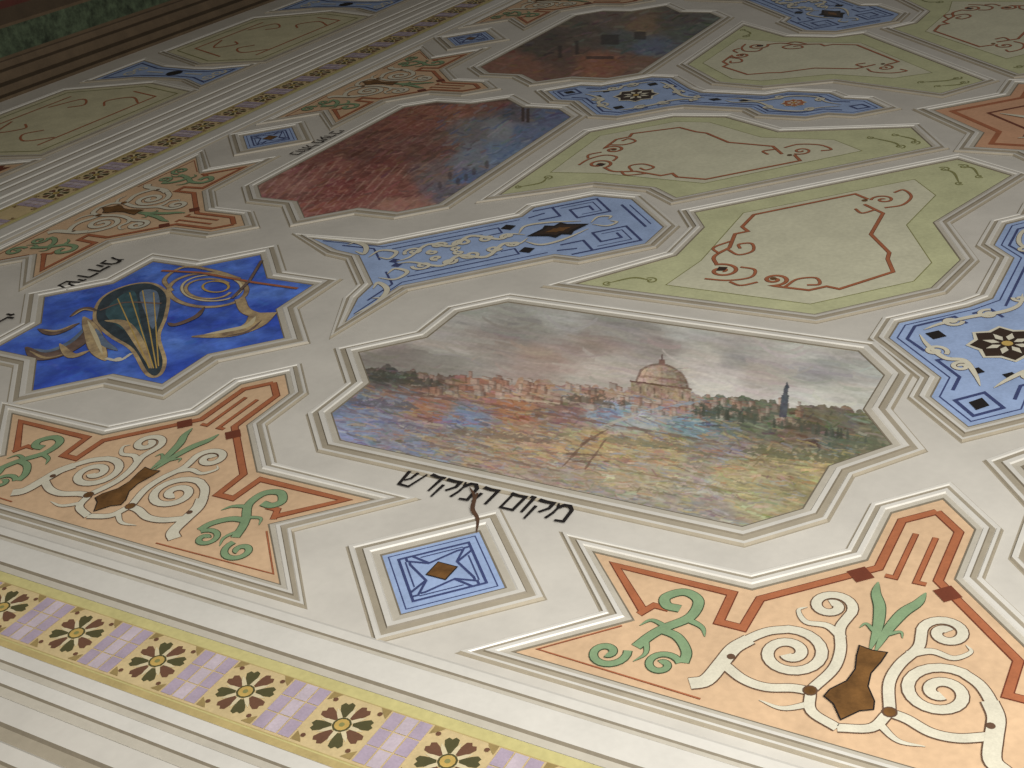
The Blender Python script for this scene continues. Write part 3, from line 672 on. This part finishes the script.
# small blue diamonds
def square_panel(T, label):
    cx, cy = T(4.13, -2.01); r = empty('small_blue_panel', cx, cy, label, 'ceiling panel', 'small blue diamond panels'); q = .385
    P = [(4.13 + q, -2.01), (4.13, -2.01 + q), (4.13 - q, -2.01), (4.13, -2.01 - q)]
    mesh('painted_field', Deco().poly(P, blue, .004), T, r); mesh('frame_molding', Deco().frame(P, prof(.165)), T, r)
    d = Deco(); d.rib(offset(ccw(P), -.030), .007, blued, .007, closed=True)
    k = .7071
    def RR(x, y): return (4.13 + (x - y) * k, -2.01 + (x + y) * k)
    for i in range(4):
        a = i * math.pi / 2; ca, sa = math.cos(a), math.sin(a)
        def Q(x, y): return RR(x * ca - y * sa, x * sa + y * ca)
        d.rib([Q(-.155, .195), Q(.195, .195), Q(.195, .12), Q(.10, .05)], .015, blued, .009)
        d.rib([Q(-.155, .195), Q(-.155, .16), Q(-.05, .095), Q(.12, .145), Q(.145, .145)], .014, blued, .0093)
        d.rib([Q(-.08, .165), Q(.155, .165)], .008, blued, .0094)
    d.poly([RR(.09, .0), RR(0, .09), RR(-.09, 0), RR(0, -.09)], ink, .010); d.poly([RR(.08, .0), RR(0, .08), RR(-.08, 0), RR(0, -.08)], vaseb, .011)
    mesh('interlace_motif', d, T, r); return r
for T, lb in [(ID, 'small blue diamond panel with brown centre below the city painting'), (SW, 'small blue diamond panel beside the wall painting'), (RYSW, 'small blue diamond panel beside the dark painting')]: square_panel(T, lb)

# peach panels
PE = [(0, -.46), (.21, -.68), (.21, -1.13), (.66, -1.57), (1.53, -1.57), (1.10, -2.0), (1.53, -2.43)]
PEP = PE + [(-x, y) for x, y in reversed(PE[1:])]
def peach_panel(T0, ax, label):
    T = lambda x, y: T0(x + ax, y)
    cx, cy = T(0, -1.9); r = empty('peach_scroll_panel', cx, cy, label, 'ceiling panel', 'peach scroll panels')
    P = ccw(PEP); mesh('painted_field', Deco().poly(P, peach, .004), T, r); mesh('frame_molding', Deco().frame(P, prof(.125)), T, r)
    d = Deco()
    d.orib([(1.08, -1.93), (1.38, -1.63), (.74, -1.63), (.72, -1.86), (.60, -1.86), (.60, -1.62), (.145, -1.17), (.145, -.73), (0, -.585)], .040, rust, rustd, .009, .006)
    d.orib([(1.10, -1.95), (1.06, -1.86), (.98, -1.86)], .034, rust, rustd, .0095, .005)
    d.orib([(.05, -.82), (.05, -1.22), (.10, -1.22)], .024, rust, rustd, .009, .005)
    d.poly([(.14, -1.26), (.21, -1.33), (.28, -1.26), (.21, -1.19)], rustd, .012)
    d.orib([(1.14, -2.06), (1.44, -2.37), (.60, -2.39)], .008, rust, rustd, .009, .002)
    d.mirror(); mesh('strap_band', d, T, r)
    for s in (1, -1):
        Ts = (lambda s: (lambda x, y: T(s * x, y)))(s)
        d = Deco()
        main = spiral(.34, -1.95, .022, .17, 70, -1.65)
        d.orib(main + smooth([main[-1], (.49, -1.85), (.565, -1.97), (.585, -2.10)], 5)[1:], .052, ivory, outl, .0110, .006)
        d.orib([(.54, -1.93), (.585, -2.02), (.60, -2.14), (.62, -2.27), (.68, -2.32)], .072, ivory, outl, .0125, .006, sm=5)
        d.orib(smooth([(.585, -2.14), (.47, -2.20), (.36, -2.21), (.25, -2.17), (.17, -2.16)], 6), .050, ivory, outl, .0113, .006)
        top = spiral(.27, -1.55, .02, .11, 205, 1.4)
        d.orib(top + smooth([top[-1], (.18, -1.70), (.135, -1.84), (.125, -1.98), (.17, -2.14)], 5)[1:], .048, ivory, outl, .0117, .006)
        d.orib(smooth([(.15, -1.76), (.24, -1.70), (.34, -1.71), (.40, -1.64), (.37, -1.60)], 6), .044, ivory, outl, .0112, .006, taper='end')
        d.orib(smooth([(.17, -2.17), (.13, -2.28), (.0, -2.335)], 6), .046, ivory, outl, .0122, .006)
        d.orib(smooth([(.15, -2.24), (.25, -2.31), (.36, -2.30)], 6), .036, ivory, outl, .0108, .005, taper='end')
        d.disc(.175, -2.16, .034, outl, .014, 12); d.disc(.175, -2.16, .026, vaseb, .0145, 12); d.disc(.575, -2.08, .02, outl, .0145, 10)
        mesh('ivory_scroll', d, Ts, r)
        d = Deco()
        d.orib(smooth([(.93, -1.84), (1.0, -1.84), (1.03, -1.78), (.96, -1.71), (.87, -1.75), (.86, -1.88), (.94, -2.0), (.98, -2.08), (1.01, -2.18)], 6), .050, leafg, leafd, .012, .005)
        d.orib(spiral(1.12, -2.27, .012, .10, 150, -1.3), .036, leafg, leafd, .0125, .005)
        d.orib(smooth([(.96, -2.02), (.86, -2.04), (.78, -2.12), (.76, -2.2)], 6), .045, leafg, leafd, .0122, .005)
        d.orib(spiral(.85, -2.25, .012, .085, 150, 1.3), .032, leafg, leafd, .0125, .005)
        d.orib(smooth([(.87, -1.9), (.78, -1.93), (.74, -1.99)], 5), .036, leafg, leafd, .0117, .005, taper='end')
        d.orib(smooth([(1.0, -2.1), (.95, -2.2), (.98, -2.28)], 5), .03, leafg, leafd, .0115, .005, taper='end')
        d.orib(smooth([(.92, -2.0), (1.02, -1.97), (1.06, -2.03)], 5), .03, leafg, leafd, .0113, .005, taper='end')
        mesh('leaf_scroll', d, Ts, r)
    d = Deco()
    for s in (1, -1):
        d.orib(smooth([(.012 * s, -1.80), (.022 * s, -1.64), (.055 * s, -1.48), (.10 * s, -1.38), (.115 * s, -1.29)], 6), .052, leafg, leafd, .013, .005, taper='both')
        d.orib(smooth([(.03 * s, -1.66), (.08 * s, -1.62), (.10 * s, -1.66)], 6), .022, leafg, leafd, .0128, .004, taper='end')
    mesh('leaf_sprout', d, T, r)
    h = [(0, -1.80), (.060, -1.79), (.052, -1.86), (.032, -1.95), (.044, -2.04), (.095, -2.12), (.105, -2.17), (.055, -2.20), (0, -2.28)]
    vs = h + [(-x, y) for x, y in reversed(h[1:-1])]
    d = Deco(); d.poly(offset(ccw(vs), .007), ink, .0150); d.poly(vs, vaseb, .0155); mesh('vase_motif', d, T, r)
    return r
for T0, ax, lb in [(ID, 1.84, 'peach panel with ivory scrolls and bronze vase below the star'), (ID, 6.34, 'peach panel with ivory scrolls and green leaves below city painting'),
                   (SW, 1.84, 'dimmer peach scroll panel between star and wall painting'), (SW, 6.3, 'dim peach scroll panel between the two distant paintings'), (RYSW, 1.84, 'dim peach scroll panel at the far end')]:
    peach_panel(T0, ax, lb)

# ------------------------------------------------------------------ lettering (stroke-built Hebrew letters, unit height 1, drawn left to right)
GL = {
 'mem': (.85, [([(.02, 0), (.14, .40), (.16, .72), (.05, 1.02)], .10), ([(.14, .74), (.32, .98), (.56, 1.0), (.76, .78), (.80, .04), (.42, .0)], .15)]),
 'qof': (.75, [([(.03, 1.0), (.40, .96), (.70, .98), (.70, .62), (.42, .26)], .15), ([(.12, .60), (.10, -.32)], .11)]),
 'vav': (.32, [([(.02, .98), (.20, .98), (.2, 0)], .14)]),
 'fmem': (.8, [([(.05, 1.02), (.40, .96), (.74, .98), (.70, .03), (.14, .03), (.16, .95)], .13)]),
 'he': (.78, [([(.03, 1.0), (.40, .95), (.72, .98), (.70, 0)], .15), ([(.16, .62), (.10, 0)], .12)]),
 'dalet': (.72, [([(.02, 1.02), (.40, .95), (.76, .99)], .16), ([(.62, .98), (.58, 0)], .12)]),
 'shin': (.95, [([(.03, 1), (.15, .05), (.65, .02), (.90, 1.02)], .12), ([(.46, 1), (.40, .55), (.2, .35)], .11)]),
 'kaf': (.65, [([(.05, .98), (.55, .95), (.6, .5), (.55, .03), (.03, .03)], .13)]),
 'lamed': (.65, [([(.05, 1.35), (.08, .92), (.6, .92), (.58, .5), (.25, 0)], .12)]),
 'yod': (.3, [([(.05, .98), (.22, .92), (.18, .5)], .14)]),
 'resh': (.68, [([(.02, .98), (.55, .95), (.6, .8), (.6, 0)], .14)]),
 'tav': (.8, [([(.08, .98), (.66, .98), (.70, 0)], .14), ([(.2, .95), (.18, .1), (.02, .03)], .12)]),
 'ayin': (.75, [([(.08, 1), (.3, .1)], .12), ([(.68, 1), (.6, .4), (.05, -.15)], .12)]),
 'bet': (.75, [([(.05, .98), (.58, .95), (.6, .05)], .13), ([(.02, .03), (.74, .03)], .13)]),
}
def inscription(seq, x_right, y, h, T, label, kx=1.0, c=.0035, sp=.12, wt=.8, root=None, mat=None):
    n = sum((.38 if ch == ' ' else GL[ch][0] + sp) for ch in seq) * h * kx
    cx, cy = T(x_right - n / 2, y); r = root or empty('hebrew_inscription', cx, cy, label, 'painted writing')
    x = x_right; rnd = random.Random(len(seq))
    for ch in seq:
        if ch == ' ': x -= .38 * h * kx; continue
        w, st = GL[ch]; x -= (w + sp) * h * kx; d = Deco(); yy = y + rnd.uniform(-.03, .03) * h; hh = h * rnd.uniform(.95, 1.05)
        for pts, sw in st:
            P = [(x + px * h * kx, yy + py * hh) for px, py in pts]
            d.rib(P, sw * h * wt * 1.25, mat or ink, c, w2=sw * h * wt * .8)
        mesh('letter', d, T, r)
    return r
inscription(['mem', 'qof', 'vav', 'fmem', ' ', 'he', 'mem', 'qof', 'dalet', 'shin'], 4.55, -1.39, .155, ID, 'black Hebrew words painted on the rib below city painting', .91, .0175, sp=.10, wt=1.05)
inscription(['kaf', 'vav', 'tav', 'lamed', ' ', 'mem', 'ayin', 'resh', 'bet', 'yod'], -3.66, -1.38, .125, ROT, 'small Hebrew words painted beside the wall painting', .95, .0175, mat=ink2, wt=1.2)
r = inscription(['kaf', 'lamed', 'yod'], .62, -1.22, .15, ROT, 'small black Hebrew words curving round the star panel', 1.0, .0175, wt=1.3)
inscription(['shin', 'yod', 'resh', 'he', 'mem'], -.16, -1.17, .15, ROT, '', 1.12, .0175, root=r, wt=1.3)

# water stain that runs from the lettering to the small diamond
d = Deco(); d.rib(SS((470, 490), (475, 500), (473, 512), (478, 522), (477, 536)), .026, stain, .022, 5, taper='both'); d.rib(SS((478, 496), (474, 506)), .014, stain, .022)
cx, cy = S(474, 510); r = empty('water_stain', cx, cy, 'thin brown water stain running from lettering to diamond', 'stain'); mesh('stain_mark', d, ID, r)

# ------------------------------------------------------------------ dim strip beyond the second border, and the far wall
def simple_panel(poly, m, label, name, deco=None, w=.12):
    cx = sum(p[0] for p in poly) / len(poly); cy = sum(p[1] for p in poly) / len(poly)
    r = empty(name, cx, cy, label, 'ceiling panel'); P = ccw(poly)
    mesh('painted_field', Deco().poly(P, m, .004), ID, r); mesh('frame_molding', Deco().frame(P, prof(w)), ID, r)
    d = Deco(); deco(d, P); mesh('painted_ornament', d, ID, r)
def dg(d, P):
    d.rib(offset(P, -.12), .02, olived, .007, closed=True)
    Q = offset(P, -.34); d.rib(Q[:3], .03, rust, .008); d.rib(Q[3:], .03, rust, .008)
    cx = sum(p[0] for p in P) / len(P); cy = sum(p[1] for p in P) / len(P)
    for s in (1, -1):
        d.rib(smooth([(cx + .6, cy + .7 * s), (cx + .3, cy + .9 * s), (cx + .05, cy + .7 * s), (cx + .2, cy + .5 * s)], 6), .03, rust, .009)
        d.rib(smooth([(cx - .6, cy + .3 * s), (cx - .4, cy + .7 * s), (cx - .15, cy + .5 * s), (cx - .3, cy + .35 * s)], 6), .03, rust, .009)
def dbx(d, P):
    d.rib(offset(P, -.08), .03, blued, .007, closed=True); cx = sum(p[0] for p in P) / len(P); cy = sum(p[1] for p in P) / len(P); d.disc(cx, cy, .12, ink, .009, 8)
    for s in (1, -1):
        d.rib(spiral(cx + .70 * s, cy + .1, .02, .12, 90 * s, 1.3), .035, ivory, .009); d.rib(spiral(cx + .70 * s, cy - .12, .02, .12, -90 * s, -1.3), .035, ivory, .009)
        d.rib([(cx + .2 * s, cy), (cx + .5 * s, cy)], .04, ivory, .0095)
def dpp(d, P):
    d.rib(offset(P, -.12), .08, rustd, .007, closed=True); cx = sum(p[0] for p in P) / len(P); cy = sum(p[1] for p in P) / len(P)
    for k in (-.36, 0, .36):
        d.rib([(cx - .45, cy + k - .22), (cx + .45, cy + k + .22)], .07, rustd, .008); d.rib([(cx - .45, cy + k + .22), (cx + .45, cy + k - .22)], .07, rust, .009)
for yc in (4.3, 8.3):
    simple_panel([(-4.5, yc - 1.25), (-4.5, yc + 1.25), (-5.4, yc + 1.5), (-6.5, yc + 1.0), (-6.5, yc - 1.0), (-5.4, yc - 1.5)], dim, 'dim cream scroll panel beyond the flower border', 'green_scroll_panel', dg)
for yc in (6.3, 10.3):
    simple_panel([(-4.55, yc - .45), (-4.55, yc + .45), (-5.0, yc + .22), (-5.3, yc + .2), (-5.9, yc + .25), (-6.5, yc + .5), (-6.5, yc - .5), (-5.9, yc - .25), (-5.3, yc - .2), (-5.0, yc - .22)], blue, 'dim blue strapwork panel beyond the flower border', 'blue_ornament_panel', dbx, .1)
simple_panel([(-4.42, 1.3), (-4.42, 2.75), (-5.0, 2.45), (-5.7, 2.3), (-5.7, 1.3)], peach, 'dim peach panel with dark interlaced straps', 'peach_scroll_panel', dpp)

marble = paint('green_marble_paint', (96, 112, 86), .2, 9, .5, .1, .05, alt=(40, 48, 36))
dkbr = paint('dark_cornice_paint', (112, 94, 72), .2, 3, .5)
dkbr2 = paint('dark_umber_paint', (84, 70, 54), .2, 3, .5)
redb = paint('oxblood_paint', (96, 50, 42), .2, 3, .5)
def wallmesh(name, x, prof_):
    me = bpy.data.meshes.new(name); v = []; f = []; mi = []; mats = []
    for c, dx, m in prof_: v += [W(x + dx, -5.2, c), W(x + dx, 17, c)]
    for i in range(len(prof_) - 1):
        m = prof_[i + 1][2]
        if m not in mats: mats.append(m)
        f.append([2 * i, 2 * i + 2, 2 * i + 3, 2 * i + 1]); mi.append(mats.index(m))
    me.from_pydata(v, [], f); me.update()
    for m in mats: me.materials.append(m)
    me.polygons.foreach_set('material_index', mi)
    o = bpy.data.objects.new(name, me); COL.objects.link(o); o['kind'] = 'structure'; return o
wallmesh('wall_left', -7.5, [(0, 0, dkbr), (.40, 0, dkbr2), (.44, 0, dkbr), (.80, 0, marble), (.84, 0, dkbr), (1.04, 0, dkbr2), (1.14, 0, redb), (1.7, 0, marble), (5.6, 0, dkbr)])
wallmesh('trim_3', -7.5, [(0, .42, dkbr), (.04, .42, dkbr), (.05, .30, dkbr2), (.14, .27, dkbr), (.16, .14, dkbr2), (.28, .11, dkbr), (.30, .03, dkbr2), (.38, .0, dkbr)])

# ------------------------------------------------------------------ camera
cam = bpy.data.cameras.new('camera'); cam.sensor_width = 36; cam.lens = F * 36 / 1024; cam.clip_end = 200
co = bpy.data.objects.new('camera', cam); COL.objects.link(co); scene.camera = co
a_w = Vector((1, 0, 0)); b_w = Vector((0, -1, 0)); c_w = Vector((0, 0, -1))
cols = [a_w * A[i] + b_w * B[i] + c_w * C[i] for i in range(3)]
M = Matrix((cols[0], cols[1], cols[2])).transposed().to_4x4(); M.translation = W(CAM.x, CAM.y, CAM.z)
co.matrix_world = M

# ------------------------------------------------------------------ light
def arealight(name, pos, target, sx, sy, power, col):
    l = bpy.data.lights.new(name, 'AREA'); l.shape = 'RECTANGLE'; l.size = sx; l.size_y = sy; l.energy = power; l.color = col
    o = bpy.data.objects.new(name, l); COL.objects.link(o); o.location = W(*pos)
    dr = W(*target) - W(*pos); o.rotation_euler = dr.to_track_quat('-Z', 'Y').to_euler(); return o
arealight('window_daylight', (9.5, -6.5, 6.5), (5.5, 4.0, 0), 5, 4, 1180, (1.0, .98, .95))
arealight('flash', (7.4, -6.6, 4.1), (4.8, 2.5, 0), .5, .4, 70, (1.0, .99, .97))
w = bpy.data.worlds.new('world'); scene.world = w; w.use_nodes = True
w.node_tree.nodes['Background'].inputs[0].default_value = (1.0, .94, .85, 1); w.node_tree.nodes['Background'].inputs[1].default_value = .11
